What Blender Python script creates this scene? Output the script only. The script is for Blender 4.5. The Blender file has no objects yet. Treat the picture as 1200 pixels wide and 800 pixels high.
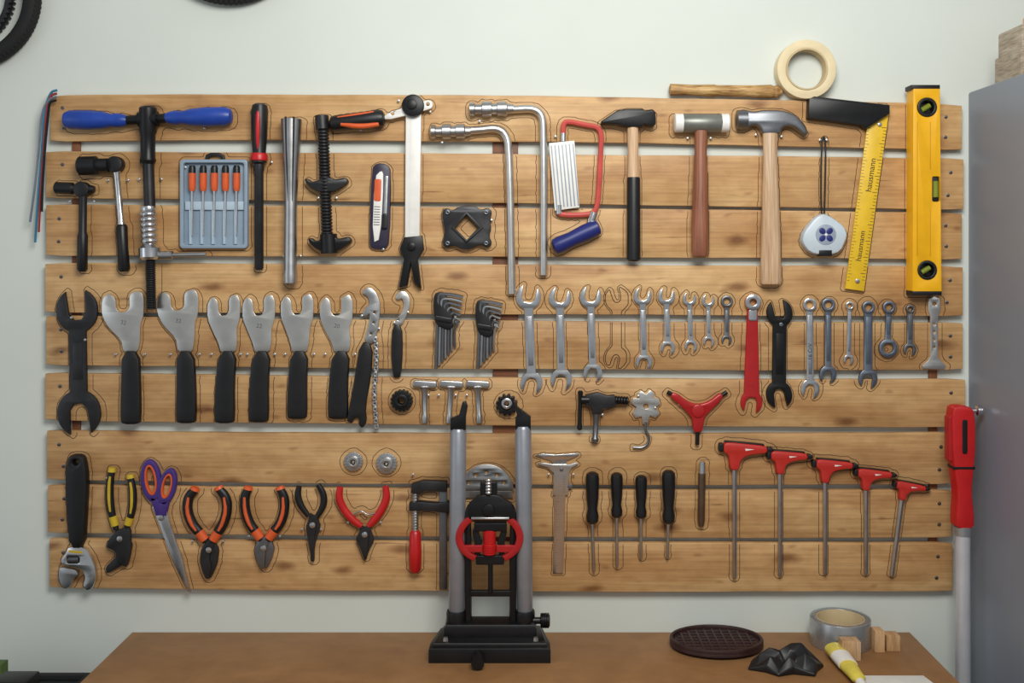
import bpy, bmesh, math, random
import numpy as np
from mathutils import Vector, Matrix
from mathutils.geometry import tessellate_polygon
random.seed(4)
S=0.0016; D=2.0; VX,VY=620.0,290.0; ZO=0.654
CX=(VX-600)*S; CZ=ZO+(800-VY)*S; TZ=0.75
class G: k=(D-0.024)/D; base=0.018
def setd(depth=0.024,base=0.018): G.k=(D-depth)/D; G.base=base
def P(x,y,h): return (CX+(x-VX)*S*G.k, -(G.base+h/1000.0), CZ-(y-VY)*S*G.k)
# ------------------------------------------------ geometry helpers
def chaikin(p,n=2,closed=True):
    for _ in range(n):
        q=[]; m=len(p)
        rng=range(m) if closed else range(m-1)
        if not closed: q.append(p[0])
        for i in rng:
            a=p[i]; b=p[(i+1)%m]
            q.append(tuple(a[j]*.75+b[j]*.25 for j in range(len(a))))
            q.append(tuple(a[j]*.25+b[j]*.75 for j in range(len(a))))
        if not closed: q.append(p[-1])
        p=q
    return p
def corner(p,f=.12):
    o=[];n=len(p)
    for i in range(n):
        a,b,c=p[i-1],p[i],p[(i+1)%n]
        o.append((b[0]+(a[0]-b[0])*f,b[1]+(a[1]-b[1])*f));o.append((b[0]+(c[0]-b[0])*f,b[1]+(c[1]-b[1])*f))
    return o
def circ(cx,cy,r,n=28,ry=None,rot=0):
    ry=ry or r; c,s=math.cos(rot),math.sin(rot); o=[]
    for i in range(n):
        a=2*math.pi*i/n; x=r*math.cos(a); y=ry*math.sin(a)
        o.append((cx+x*c-y*s,cy+x*s+y*c))
    return o
def rect(x0,y0,x1,y1,r=0):
    if r<=0: return [(x0,y0),(x1,y0),(x1,y1),(x0,y1)]
    o=[]
    for (cx,cy,a0) in ((x0+r,y0+r,180),(x1-r,y0+r,270),(x1-r,y1-r,0),(x0+r,y1-r,90)):
        for k in range(5):
            a=math.radians(a0+k*22.5); o.append((cx+r*math.cos(a),cy+r*math.sin(a)))
    return o
def rot(pts,c,deg):
    a=math.radians(deg); ca,sa=math.cos(a),math.sin(a)
    return [(c[0]+(x-c[0])*ca-(y-c[1])*sa, c[1]+(x-c[0])*sa+(y-c[1])*ca) for x,y in pts]
def bar(x0,y0,x1,y1,w0,w1=None):
    w1=w0 if w1 is None else w1
    dx,dy=x1-x0,y1-y0; l=math.hypot(dx,dy); nx,ny=-dy/l,dx/l
    return [(x0+nx*w0,y0+ny*w0),(x1+nx*w1,y1+ny*w1),(x1-nx*w1,y1-ny*w1),(x0-nx*w0,y0-ny*w0)]
def arcband(cx,cy,r0,r1,a0,a1,n=20,sy=1):
    A=[math.radians(a0+(a1-a0)*i/n) for i in range(n+1)]
    return [(cx+r1*math.cos(a),cy+sy*r1*math.sin(a)) for a in A]+[(cx+r0*math.cos(a),cy+sy*r0*math.sin(a)) for a in A[::-1]]
def _orient(p,pos):
    q=[]
    for a in p:
        if not q or (abs(a[0]-q[-1][0])+abs(a[1]-q[-1][1]))>1e-6: q.append(a)
    if abs(q[0][0]-q[-1][0])+abs(q[0][1]-q[-1][1])<1e-6: q.pop()
    n=len(q); A=sum(q[i][0]*q[(i+1)%n][1]-q[(i+1)%n][0]*q[i][1] for i in range(n))
    return q if (A>0)==pos else q[::-1]
def _inset(p,b):
    o=[]; n=len(p)
    for i in range(n):
        a,c,d=p[i-1],p[i],p[(i+1)%n]
        e1=(c[0]-a[0],c[1]-a[1]); l=math.hypot(*e1) or 1; n1=(-e1[1]/l,e1[0]/l)
        e2=(d[0]-c[0],d[1]-c[1]); l=math.hypot(*e2) or 1; n2=(-e2[1]/l,e2[0]/l)
        m=(n1[0]+n2[0],n1[1]+n2[1]); l2=max(m[0]**2+m[1]**2,1.2)
        o.append((c[0]+2*b*m[0]/l2,c[1]+2*b*m[1]/l2))
    return o
def plate(out,h0,h1,b=0.7,holes=(),M=None,bm=None):
    if bm is None: bm=b*1.5 if M is None else b
    bm=min(bm,(h1-h0)*.6)
    M=M or P
    loops=[_orient(out,True)]+[_orient(h,False) for h in holes]
    V=[];F=[]
    layers=[]
    for (ins,h) in ((0,h0),(0,h1-bm),(b*.35,h1-bm*.3),(b,h1)):
        layers.append(len(V))
        for L in loops:
            for x,y in (_inset(L,ins) if ins else L): V.append(M(x,y,h))
    offs=[];o=0
    for L in loops: offs.append((o,len(L))); o+=len(L)
    for li in range(3):
        A,B=layers[li],layers[li+1]
        for (s,n) in offs:
            for i in range(n):
                j=(i+1)%n; F.append((A+s+i,A+s+j,B+s+j,B+s+i))
    ins=[[Vector((x,y,0)) for x,y in _inset(L,b)] for L in loops]
    for t in tessellate_polygon(ins): F.append(tuple(layers[3]+i for i in t))
    base=[[Vector((x,y,0)) for x,y in L] for L in loops]
    for t in tessellate_polygon(base): F.append(tuple(layers[0]+i for i in t[::-1]))
    return V,F
def box(x0,y0,x1,y1,h0,h1,b=.6,r=0): return plate(rect(x0,y0,x1,y1,r),h0,h1,b)
def wl(p0,p1,prof,seg=18,sq=1,ref=None):
    p0=Vector(p0);p1=Vector(p1);t=(p1-p0).normalized()
    up=Vector(ref) if ref else Vector((0,1,0))
    if abs(t.dot(up))>.95: up=Vector((0,0,1))
    s=t.cross(up).normalized(); up=s.cross(t).normalized()
    V=[];F=[]
    for (f,r) in prof:
        c=p0.lerp(p1,f)
        for i in range(seg):
            a=2*math.pi*(i+.5)/seg
            V.append(tuple(c+s*(r*math.cos(a))+up*(r*sq*math.sin(a))))
    n=len(prof)
    for k in range(n-1):
        for i in range(seg):
            j=(i+1)%seg; F.append((k*seg+i,k*seg+j,(k+1)*seg+j,(k+1)*seg+i))
    F.append(tuple(range(seg))[::-1]); F.append(tuple((n-1)*seg+i for i in range(seg)))
    return V,F
def lathe(x0,y0,x1,y1,prof,h=None,seg=16,sq=1,h2=None):
    if not isinstance(prof,(list,tuple)): prof=[(0,prof*.8),(.015,prof),(.985,prof),(1,prof*.8)]
    m=max(r for _,r in prof)
    if h is None: h=m*S*G.k*1000*sq+.2
    k=S*G.k
    return wl(P(x0,y0,h),P(x1,y1,h if h2 is None else h2),[(f,r*k) for f,r in prof],seg,sq)
def threads(n,r1,r2,a=0,b=1):
    o=[]
    for i in range(n):
        f=a+(b-a)*i/n; g=(b-a)/n
        o+=[(f,r1),(f+g*.35,r2),(f+g*.65,r2)]
    return o+[(b,r1)]
def wtube(pts,rad,seg=10,sq=1,closed=False,ref=(0,1,0)):
    pts=[Vector(p) for p in pts]; n=len(pts)
    V=[];F=[];nrm=None
    for i in range(n):
        if closed: t=(pts[(i+1)%n]-pts[i-1])
        else: t=pts[min(i+1,n-1)]-pts[max(i-1,0)]
        t.normalize()
        if nrm is None:
            nrm=Vector(ref); 
            if abs(nrm.dot(t))>.95: nrm=Vector((0,0,1))
        nrm=(nrm-t*nrm.dot(t)).normalized(); s=t.cross(nrm)
        for k in range(seg):
            a=2*math.pi*k/seg
            V.append(tuple(pts[i]+s*(rad[i]*math.cos(a))+nrm*(rad[i]*sq*math.sin(a))))
    m=n if closed else n-1
    for i in range(m):
        A=i*seg;B=((i+1)%n)*seg
        for k in range(seg):
            j=(k+1)%seg;F.append((A+k,A+j,B+j,B+k))
    if not closed:
        F.append(tuple(range(seg))[::-1]);F.append(tuple((n-1)*seg+k for k in range(seg)))
    return V,F
def tube(pts,r,h=None,seg=10,sq=1,sm=2,closed=False):
    if not isinstance(r,(list,tuple)): r=[r]*len(pts)
    if h is None: h=max(r)*S*G.k*1000*sq+.2
    q=[(p[0],p[1],(p[2] if len(p)>2 else h),rr) for p,rr in zip(pts,r)]
    if sm: q=chaikin(q,sm,closed)
    return wtube([P(a,b,c) for a,b,c,_ in q],[x[3]*S*G.k for x in q],seg,sq,closed)
def wbox(x0,x1,y0,y1,z0,z1,b=.002): return plate([(x0,y0),(x1,y0),(x1,y1),(x0,y1)],z0,z1,b,M=lambda x,y,h:(x,y,h))
def text(s,x,y,size,h,deg=0,align='CENTER',M=None,bold=0.0):
    cu=bpy.data.curves.new('t','FONT'); cu.body=s; cu.size=1; cu.align_x=align; cu.align_y='CENTER'; cu.offset=bold
    ob=bpy.data.objects.new('t',cu); bpy.context.scene.collection.objects.link(ob)
    dg=bpy.context.evaluated_depsgraph_get(); me=bpy.data.meshes.new_from_object(ob.evaluated_get(dg))
    a=math.radians(deg);c,sn=math.cos(a),math.sin(a);M=M or P
    V=[]
    for v in me.vertices:
        lx,ly=v.co.x*size,-v.co.y*size
        V.append(M(x+lx*c-ly*sn,y+lx*sn+ly*c,h))
    F=[tuple(p.vertices) for p in me.polygons]
    bpy.data.objects.remove(ob); bpy.data.meshes.remove(me)
    return V,F
# ------------------------------------------------ materials
def lin(c): 
    c=c/255.0; return c/12.92 if c<=.04045 else ((c+.055)/1.055)**2.4
def L3(rgb,f=1): return tuple(min(1,lin(v)*f) for v in rgb)+(1,)
MC={}
def mat(name,rgb,rough=.5,metal=0,var=.15,scale=40,trans=0,bump=0,coat=0):
    if name in MC: return MC[name]
    m=bpy.data.materials.new(name); m.use_nodes=True; nt=m.node_tree; b=nt.nodes['Principled BSDF']
    tc=nt.nodes.new('ShaderNodeTexCoord'); n=nt.nodes.new('ShaderNodeTexNoise'); n.inputs['Scale'].default_value=scale; n.inputs['Detail'].default_value=4
    nt.links.new(tc.outputs['Object'],n.inputs['Vector'])
    r=nt.nodes.new('ShaderNodeValToRGB'); r.color_ramp.elements[0].position=.3; r.color_ramp.elements[1].position=.7
    r.color_ramp.elements[0].color=L3(rgb,1-var); r.color_ramp.elements[1].color=L3(rgb,1+var)
    nt.links.new(n.outputs['Fac'],r.inputs['Fac']); nt.links.new(r.outputs['Color'],b.inputs['Base Color'])
    b.inputs['Metallic'].default_value=metal
    dr=min(.08,var)
    mr=nt.nodes.new('ShaderNodeMapRange'); mr.inputs['To Min'].default_value=max(.03,rough-dr); mr.inputs['To Max'].default_value=min(1,rough+dr)
    nt.links.new(n.outputs['Fac'],mr.inputs['Value']); nt.links.new(mr.outputs['Result'],b.inputs['Roughness'])
    b.inputs['Transmission Weight'].default_value=trans; b.inputs['Coat Weight'].default_value=coat
    if bump:
        bp=nt.nodes.new('ShaderNodeBump'); bp.inputs['Strength'].default_value=bump; bp.inputs['Distance'].default_value=.002
        nt.links.new(n.outputs['Fac'],bp.inputs['Height']); nt.links.new(bp.outputs['Normal'],b.inputs['Normal'])
    MC[name]=m; return m
def woodmat(name,dark,mid,light,vec=(1.3,6,14),grain=.35,knots=True,rough=.55,tone=(.9,1.08),fine=(2.5,3,9)):
    m=bpy.data.materials.new(name); m.use_nodes=True; nt=m.node_tree; N=nt.nodes; Lk=nt.links.new; b=N['Principled BSDF']
    tc=N.new('ShaderNodeTexCoord'); oi=N.new('ShaderNodeObjectInfo')
    mul=N.new('ShaderNodeMath'); mul.operation='MULTIPLY'; mul.inputs[1].default_value=37.0; Lk(oi.outputs['Random'],mul.inputs[0])
    add=N.new('ShaderNodeVectorMath'); add.operation='ADD'; Lk(tc.outputs['Object'],add.inputs[0]); Lk(mul.outputs[0],add.inputs[1])
    def mapped(sc,src=None):
        mp=N.new('ShaderNodeMapping'); mp.inputs['Scale'].default_value=sc; Lk(src or add.outputs[0],mp.inputs['Vector']); return mp.outputs[0]
    def noise(v,scale,det,dist=0):
        n=N.new('ShaderNodeTexNoise'); n.inputs['Scale'].default_value=scale; n.inputs['Detail'].default_value=det; n.inputs['Distortion'].default_value=dist; Lk(v,n.inputs['Vector']); return n.outputs['Fac']
    def ramp(f,*st):
        r=N.new('ShaderNodeValToRGB'); e=r.color_ramp.elements; e[0].position=st[0][0]; e[0].color=st[0][1]; e[1].position=st[-1][0]; e[1].color=st[-1][1]
        for p,c in st[1:-1]: q=e.new(p); q.color=c
        Lk(f,r.inputs['Fac']); return r.outputs['Color']
    def mult(a,bb,f=1):
        mx=N.new('ShaderNodeMix'); mx.data_type='RGBA'; mx.blend_type='MULTIPLY'; mx.inputs['Factor'].default_value=f; Lk(a,mx.inputs['A']); Lk(bb,mx.inputs['B']); return mx.outputs['Result']
    W1=(1,1,1,1)
    last=ramp(noise(mapped(vec),1.6,5,1.2),(.28,L3(dark)),(.5,L3(mid)),(.72,L3(light)))
    f2=(vec[0]*fine[0],vec[1]*fine[1],vec[2]*fine[2]) if vec[2]>=vec[0] else (vec[0]*9,vec[1]*3,vec[2]*2.5)
    n2=noise(mapped(f2),2,6)
    last=mult(last,ramp(n2,(.35,(1-grain,1-grain*1.1,1-grain*1.25,1)),(.6,W1)))
    mr=N.new('ShaderNodeMapRange'); mr.inputs['To Min'].default_value=tone[0]; mr.inputs['To Max'].default_value=tone[1]; Lk(oi.outputs['Random'],mr.inputs['Value'])
    m3=N.new('ShaderNodeVectorMath'); m3.operation='SCALE'; Lk(last,m3.inputs[0]); Lk(mr.outputs['Result'],m3.inputs['Scale']); last=m3.outputs[0]
    if knots:
        sx=N.new('ShaderNodeSeparateXYZ'); Lk(add.outputs[0],sx.inputs[0]); cb=N.new('ShaderNodeCombineXYZ'); Lk(sx.outputs['X'],cb.inputs['X']); Lk(sx.outputs['Z'],cb.inputs['Y'])
        last=mult(last,ramp(noise(mapped((2.2,7,1),cb.outputs[0]),1.5,3,.6),(.36,(.76,.68,.58,1)),(.56,W1)),.7)
        last=mult(last,ramp(noise(mapped((9,150,1),cb.outputs[0]),1.0,3,.3),(.24,(.35,.26,.18,1)),(.33,W1)),.8)
        last=mult(last,ramp(noise(mapped((14,22,1),cb.outputs[0]),2.0,8,.2),(.38,(.90,.87,.83,1)),(.55,W1)),1)
        nz=N.new('ShaderNodeTexNoise'); nz.inputs['Scale'].default_value=18; Lk(cb.outputs[0],nz.inputs['Vector'])
        wv=N.new('ShaderNodeVectorMath'); wv.operation='SCALE'; wv.inputs['Scale'].default_value=.02; Lk(nz.outputs['Color'],wv.inputs[0])
        wa=N.new('ShaderNodeVectorMath'); wa.operation='ADD'; Lk(cb.outputs[0],wa.inputs[0]); Lk(wv.outputs[0],wa.inputs[1])
        for sc_,p0,p1,colr,f in (((2.6,6.5,1),.02,.075,(.34,.22,.13,1),.8),((6,14,1),.02,.07,(.42,.30,.20,1),.45)):
            v=N.new('ShaderNodeTexVoronoi'); v.voronoi_dimensions='2D'; v.inputs['Scale'].default_value=1.0; Lk(mapped(sc_,wa.outputs[0]),v.inputs['Vector'])
            last=mult(last,ramp(v.outputs['Distance'],(p0,colr),(p1,W1)),f)
    Lk(last,b.inputs['Base Color']); b.inputs['Roughness'].default_value=rough
    bp=N.new('ShaderNodeBump'); bp.inputs['Strength'].default_value=.25; bp.inputs['Distance'].default_value=.001; Lk(n2,bp.inputs['Height']); Lk(bp.outputs['Normal'],b.inputs['Normal'])
    return m
PLANK=woodmat('plank_wood',(188,142,92),(208,165,112),(220,181,128),vec=(1.8,5,9),grain=.18,fine=(1.8,3,13),tone=(.93,1.06))
BATTEN=woodmat('batten_wood',(95,55,35),(125,78,48),(142,92,60),knots=False)
HWOOD=woodmat('handle_wood',(196,152,112),(220,184,146),(234,204,170),vec=(25,6,3),grain=.3,knots=False,rough=.4)
HBROWN=woodmat('handle_wood_brown',(134,78,56),(160,102,76),(176,118,90),vec=(25,6,3),grain=.3,knots=False,rough=.4)
STICK=woodmat('stick_wood',(150,108,62),(198,156,98),(222,188,130),vec=(9,6,30),grain=.5,knots=False)
OLDW=woodmat('old_wood',(150,136,118),(176,162,142),(194,182,164),vec=(20,6,30),grain=.4,knots=False)
BLOCK=woodmat('block_wood',(170,128,84),(200,160,114),(216,180,140),vec=(20,6,6),grain=.3,knots=False)
DESK=woodmat('desk_board',(146,104,62),(155,112,68),(163,120,75),vec=(5,5,5),grain=.12,knots=False,rough=.62,tone=(1,1))
CHR=mat('chrome_steel',(214,215,217),.22,1,.06)
STEEL=mat('brushed_steel',(188,188,188),.34,1,.1)
SATIN=mat('satin_steel',(212,210,205),.32,.95,.06)
GSTEEL=mat('gray_steel',(124,126,130),.38,.9,.12)
BSTEEL=mat('blued_steel',(124,132,144),.38,.9,.12)
DST=mat('dark_steel',(58,58,60),.42,.7,.2)
BLKM=mat('black_metal',(22,22,24),.38,.3,.2)
BLK=mat('black_plastic',(16,16,18),.42,0,.2)
RUB=mat('black_rubber',(14,14,15),.75,0,.2)
RED=mat('red_plastic',(190,26,28),.35,0,.08)
REDO=mat('muted_red_plastic',(190,44,36),.4,0,.08)
REDP=mat('red_paint',(172,30,32),.3,.1,.08)
REDF=mat('faded_red_paint',(200,80,72),.4,0,.12)
ORG=mat('orange_plastic',(216,92,42),.4,0,.1)
BLUE=mat('blue_plastic',(30,66,156),.38,0,.12)
NAVY=mat('navy_plastic',(30,40,110),.4,0,.12)
KNIFE=mat('dark_knife_plastic',(42,36,58),.4,0,.12)
PURP=mat('purple_plastic',(66,44,120),.4,0,.1)
YEL=mat('yellow_paint',(240,178,14),.38,0,.05)
YELR=mat('yellow_ruler_paint',(228,186,36),.42,0,.08)
YPL=mat('yellow_plastic',(200,170,40),.42,0,.1)
WHT=mat('white_plastic',(234,232,226),.4,0,.05)
WPAP=mat('white_paper',(228,228,222),.7,0,.04)
GRY=mat('gray_plastic',(150,160,172),.4,0,.08)
LBL=mat('pale_blue_plastic',(196,208,216),.35,0,.06)
TUBEM=mat('gray_painted_tube',(146,149,156),.35,.4,.06)
SILVT=mat('silver_tube',(206,206,210),.35,.35,.04)
CREAM=mat('masking_tape_paper',(226,208,168),.65,0,.06)
CARD=mat('cardboard_core',(196,176,136),.8,0,.08)
MARK=mat('marker_ink',(72,56,44),.9,0,.3)
INK=mat('black_ink',(24,24,24),.6,0,.1)
VIAL=mat('vial_green',(128,138,44),.2,0,.08)
DRED=mat('dark_red_iron',(52,28,26),.5,.1,.25,bump=.4)
GREEN=mat('green_card',(74,98,40),.6)
SILT=mat('silver_tape',(176,178,180),.28,.75,.06)
CB1=mat('cable_blue',(50,120,150),.5); CB2=mat('cable_red',(150,50,50),.5); CB3=mat('cable_gray',(110,120,130),.5)
# ------------------------------------------------ things
COL=bpy.context.scene.collection
MASKS=[]
class Thing:
    def __init__(s,name,label,cat,group=None,outline=False,kind=None):
        s.name=name;s.label=label;s.cat=cat;s.group=group;s.outline=outline;s.kind=kind;s.parts=[]
    def add(s,pname,m,*geoms,label=None,parent=None,kind=None,flat=False):
        V=[];F=[]
        for v,f in geoms:
            o=len(V);V+=list(v);F+=[tuple(i+o for i in q) for q in f]
        s.parts.append(dict(n=pname,m=m,V=V,F=F,l=label,p=parent,kind=kind,flat=flat)); return len(s.parts)-1
    def done(s):
        allv=np.array([v for p in s.parts for v in p['V']])
        single=len(s.parts)==1; root=None
        mn=allv.min(0);mx=allv.max(0)
        base=Vector(((mn[0]+mx[0])/2,(mn[1]+mx[1])/2 if not s.outline else mx[1],mn[2]))
        if not single:
            root=bpy.data.objects.new(s.name,None); root.empty_display_size=.03; root.location=base; COL.objects.link(root)
        for p in s.parts:
            v=np.array(p['V']); c=Vector(((v.min(0)+v.max(0))/2).tolist())
            me=bpy.data.meshes.new(p['n']); me.from_pydata([tuple(Vector(q)-c) for q in p['V']],[],p['F']); me.materials.append(p['m'])
            bm=bmesh.new();bm.from_mesh(me)
            if not p['flat']: bmesh.ops.recalc_face_normals(bm,faces=bm.faces)
            for f in bm.faces: f.smooth=(not p['flat']) and len(f.verts)!=3
            bm.to_mesh(me);bm.free()
            if not p['flat']: me.set_sharp_from_angle(angle=math.radians(38))
            ob=bpy.data.objects.new(s.name if single else p['n'],me); COL.objects.link(ob)
            p['o']=ob;p['c']=c
            if single: ob.location=c; root=ob
            elif p['p'] is None: ob.parent=root; ob.location=c-base
            else: ob.parent=s.parts[p['p']]['o']; ob.location=c-s.parts[p['p']]['c']
            if p['l']: ob['label']=p['l']
            if p['kind']: ob['kind']=p['kind']
        if s.label: root['label']=s.label
        if s.cat: root['category']=s.cat
        if s.group: root['group']=s.group
        if s.kind: root['kind']=s.kind
        if s.outline: MASKS.append([(p['V'],p['F']) for p in s.parts])
        return root
# ------------------------------------------------ room
def structure(name,V,F,m):
    t=Thing(name,None,None,kind='structure'); t.add(name,m,(V,F)); return t.done()
WALLM=mat('wall_plaster',(211,216,208),.8,0,.02,scale=6,bump=.08)
FLOORM=mat('floor_concrete',(120,116,110),.7,0,.1,scale=5)
structure('wall_back',*wbox(-2.2,2.2,0,.1,0,2.6,.001),WALLM)
structure('floor',*wbox(-2.2,2.2,-3.4,.1,-.08,0,.001),FLOORM)
# ------------------------------------------------ tool board
PL=[(57,1129,111,165,-5,122,176),(52,1131,177,232,-1,185,246),(52,1129,239,300,-1,249,304),
 (51,1130,308,366,0,312,371),(52,1130,370,428,2,378,434),(51,1133,437,493,2,445,501),
 (53,1119,505,563,3,507,568),(54,1117,569,625,2,575,631),(56,1118,632,690,2,637,694)]
def plank_y(p,x,which):
    xl,xr,lt,lb,mo,rt,rb=p; f=(x-xl)/(xr-xl)
    a,b=(lt,rt) if which==0 else (lb,rb)
    return a+(b-a)*f+mo*4*f*(1-f)
def on_plank(x,y):
    for p in PL:
        if p[0]+1<x<p[1]-1 and plank_y(p,x,0)+1<y<plank_y(p,x,1)-1: return True
    return False
board=Thing('tool_board','wall-mounted rack of nine tan wooden planks with marker outlines around tools','tool board')
for i,p in enumerate(PL):
    top=[];bot=[];n=54;ph=random.random()*9
    for k in range(n+1):
        x=p[0]+(p[1]-p[0])*k/n
        e=1.2 if k in (0,n) else 0
        w=lambda q:.3*math.sin(q*.015+ph)+.15*math.sin(q*.06+ph*2)
        top.append((x,plank_y(p,x,0)+w(x)+e)); bot.append((x,plank_y(p,x,1)+w(x+300)-e))
    pi=board.add('plank',PLANK,plate(top+bot[::-1],-12,0,.9))
    for x in (p[0]+17,p[1]-17,):
        for f in (.28,.72):
            y=plank_y(p,x,0)*(1-f)+plank_y(p,x,1)*f; xx=x+random.uniform(-3,3)
            board.add('screw',GSTEEL,plate(circ(xx,y,2.3,12),-.5,.8,.5,holes=[rect(xx-1.3,y-.3,xx+1.3,y+.3)]),parent=pi)
for x,w in ((84,5),(592,15),(1098,5)):
    board.add('batten',BATTEN,box(x-w,150,x+w,670,-17.5,-12.2,1))
PEGS=[(113,150),(240,150),(163,210),(189,210),(300,190),(318,190),(333,300),(352,300),(373,232),(394,232),(423,152),(443,197),(467,118),(504,131),
(562,142),(628,134),(518,167),(589,160),(651,160),(655,244),(697,252),(722,146),(757,146),(742,160),(806,162),(833,162),(886,158),(916,160),(961,164),(969,164),
(1030,151),(1004,333),(1079,113),(82,236),(110,236),(127,211),(150,211),(217,196),(288,196),(449,292),(520,258),(576,258),
(84,372),(100,398),(136,415),(170,415),(200,415),(234,415),(248,415),(282,415),(290,415),(322,415),(334,415),(368,415),(381,415),(416,415),(424,370),(444,385),(462,378),(478,366),
(514,352),(562,356),(502,463),(514,463),(534,463),(547,463),(562,463),(414,541),(453,543),(679,470),(706,486),(748,464),(768,478),(796,474),(834,477),
(126,560),(186,606),(226,634),(262,634),(292,628),(328,628),(354,620),(376,620),(408,612),(446,612),(484,556),(643,556),(672,556),(694,558),(722,558),(751,562),(783,555),(823,549)]
for x,y in PEGS:
    board.add('peg',STEEL,wl(P(x,y,-1),P(x,y,8),[(0,.0012),(.8,.0012),(.82,.0024),(.95,.0024),(1,.0014)],10))
# ------------------------------------------------ wrench templates
def head(kind,r,w,tilt=0,slot=.5):
    a0=math.degrees(math.asin(min(.9,w/r))); o=[]
    if kind=='open':
        d=90+tilt; b=math.degrees(math.asin(slot)); u=(math.cos(math.radians(d)),math.sin(math.radians(d))); v=(u[1],-u[0])
        def arc(s,e):
            q=[]
            for i in range(13):
                a=s+(e-s)*i/12; near=max(0,1-abs(a-d)/90.0); rr=r*(1+.22*near)
                q.append((rr*math.cos(math.radians(a)),rr*math.sin(math.radians(a))))
            return q
        o+=arc(-90+a0,d-b)
        for (vv,uu) in ((slot*r,-.05*r),(slot*r*.45,-.36*r),(-slot*r*.45,-.36*r),(-slot*r,-.05*r)):
            o.append((v[0]*vv+u[0]*uu,v[1]*vv+u[1]*uu))
        o+=arc(d+b,270-a0)
    else:
        for i in range(25):
            a=-90+a0+(360-2*a0)*i/24; o.append((r*math.cos(math.radians(a)),r*math.sin(math.radians(a))))
    return o
def wrench(name,label,top,bot,r1,r2,w1,w2,k1='open',k2='open',t1=0,t2=0,m=None,slot=.5,th=6,group=None,only=False,panel=True,hole=.55,cat='wrench',stamp=None):
    m=m or CHR
    dx,dy=top[0]-bot[0],top[1]-bot[1];L=math.hypot(dx,dy);u=(dx/L,dy/L);rv=(-u[1],u[0])
    tf=lambda x,y:(bot[0]+x*rv[0]+y*u[0],bot[1]+x*rv[1]+y*u[1])
    o=[tf(x,y+L) for x,y in head(k1,r1,w1,t1,slot)]+[tf(-x,-y) for x,y in head(k2,r2,w2,t2,slot)]
    holes=[]
    if k1=='ring': holes.append(circ(top[0],top[1],r1*hole,16))
    if k2=='ring': holes.append(circ(bot[0],bot[1],r2*hole,16))
    gs=[plate(o,0,th,min(1,w2*.3),holes=holes)]
    for (k,c,r) in ((k1,top,r1),(k2,bot,r2)):
        if k=='ring': gs.append(plate(circ(c[0],c[1],r,24),0,th+2.5,.8,holes=[circ(c[0],c[1],r*hole,12)]))
    if panel:
        a=tf(0,r2*1.5);b=tf(0,L-r1*1.5); gs.append(plate(bar(a[0],a[1],b[0],b[1],w2*.55,w1*.55),th-.5,th+.7,.3))
    if only: return o,gs
    t=Thing(name,label,cat,group,outline=True)
    t.add('wrench_body' if stamp else name,m,*gs)
    if stamp: t.add('stamp',INK,text(stamp,(top[0]+bot[0])/2,(top[1]+bot[1])/2+6,6.5,th+.9,-90))
    return t.done()
# ------------------------------------------------ ROW 1
t=Thing('press_tool','T-shaped press tool with blue grips, black head and threaded shaft','press tool',outline=True)
g=[(0,5),(.02,8.5),(.1,11),(.4,11.3),(.62,10),(.75,7.5),(.86,8.5),(.95,7),(1,5.5)]
t.add('grip',BLUE,lathe(78,141,152,142,g,h=18));t.add('grip',BLUE,lathe(274,137,197,139,g,h=18))
t.add('crossbar',BLKM,lathe(148,142,202,139,5.5,h=18),lathe(165,141,188,140,9,h=18))
t.add('head',BLKM,lathe(176,126,176,192,[(0,8),(.03,10),(.45,10),(.5,8.5),(.9,8.5),(.95,9.5),(1,8)],h=18))
t.add('shaft',DST,lathe(176,188,178,246,6.5,h=16))
t.add('sleeve',CHR,lathe(177,242,179,304,[(0,8),(.05,9)]+threads(6,8,9.5,.1,.7)+[(.72,9),(.78,12.5),(.95,12.5),(1,9)],h=20))
t.add('threaded_rod',DST,lathe(179,300,180,362,threads(24,4.6,5.8),h=18))
t.add('tommy_bar',STEEL,lathe(188,299,244,298,[(0,5),(.3,5),(.32,2.6),(.98,2.6),(1,1.5)],h=18)); t.done()

t=Thing('screwdriver','large screwdriver with red-striped black handle and black shaft','screwdriver',outline=True)
t.add('handle',BLK,lathe(306,122,305,193,[(0,5),(.03,8.5),(.12,9.8),(.55,9),(.8,7.8),(.9,9.5),(.97,9),(1,5)]))
t.add('stripe',RED,tube([(306,125,24),(306,136,29),(305.6,162,28),(305.4,178,25)],[1.5,3,2.7,1.6],sm=2));t.add('collar',RED,lathe(305.3,180,305.1,190,[(0,8.6),(.3,10),(.8,10),(1,8)],h=15.9))
t.add('shaft',DST,lathe(305,192,305,316,[(0,6),(.06,6),(.08,5.2),(.98,5.2),(1,4)],h=15)); t.done()

t=Thing('cup_remover','steel headset cup remover tube split and tapered open at the top','cup remover',outline=True)
a=t.add('tube',STEEL,lathe(343.5,140,342,334,[(0,10.5),(.005,12.2),(.15,10.8),(.32,8.6),(.5,7.4),(.9,7.6),(.93,8.3),(.985,7.8),(1,5)],h=19.6,seg=24))
t.add('slit',INK,tube([(339.3,139,37.5),(339.7,180,34),(340.8,236,30.2)],[1.3,1.2,.5],seg=6,sm=0),parent=a);t.add('slit',INK,tube([(348.7,139,37.5),(347.4,180,33.5),(345.8,236,30)],[1.3,1.2,.5],seg=6,sm=0),parent=a); t.done()

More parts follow.
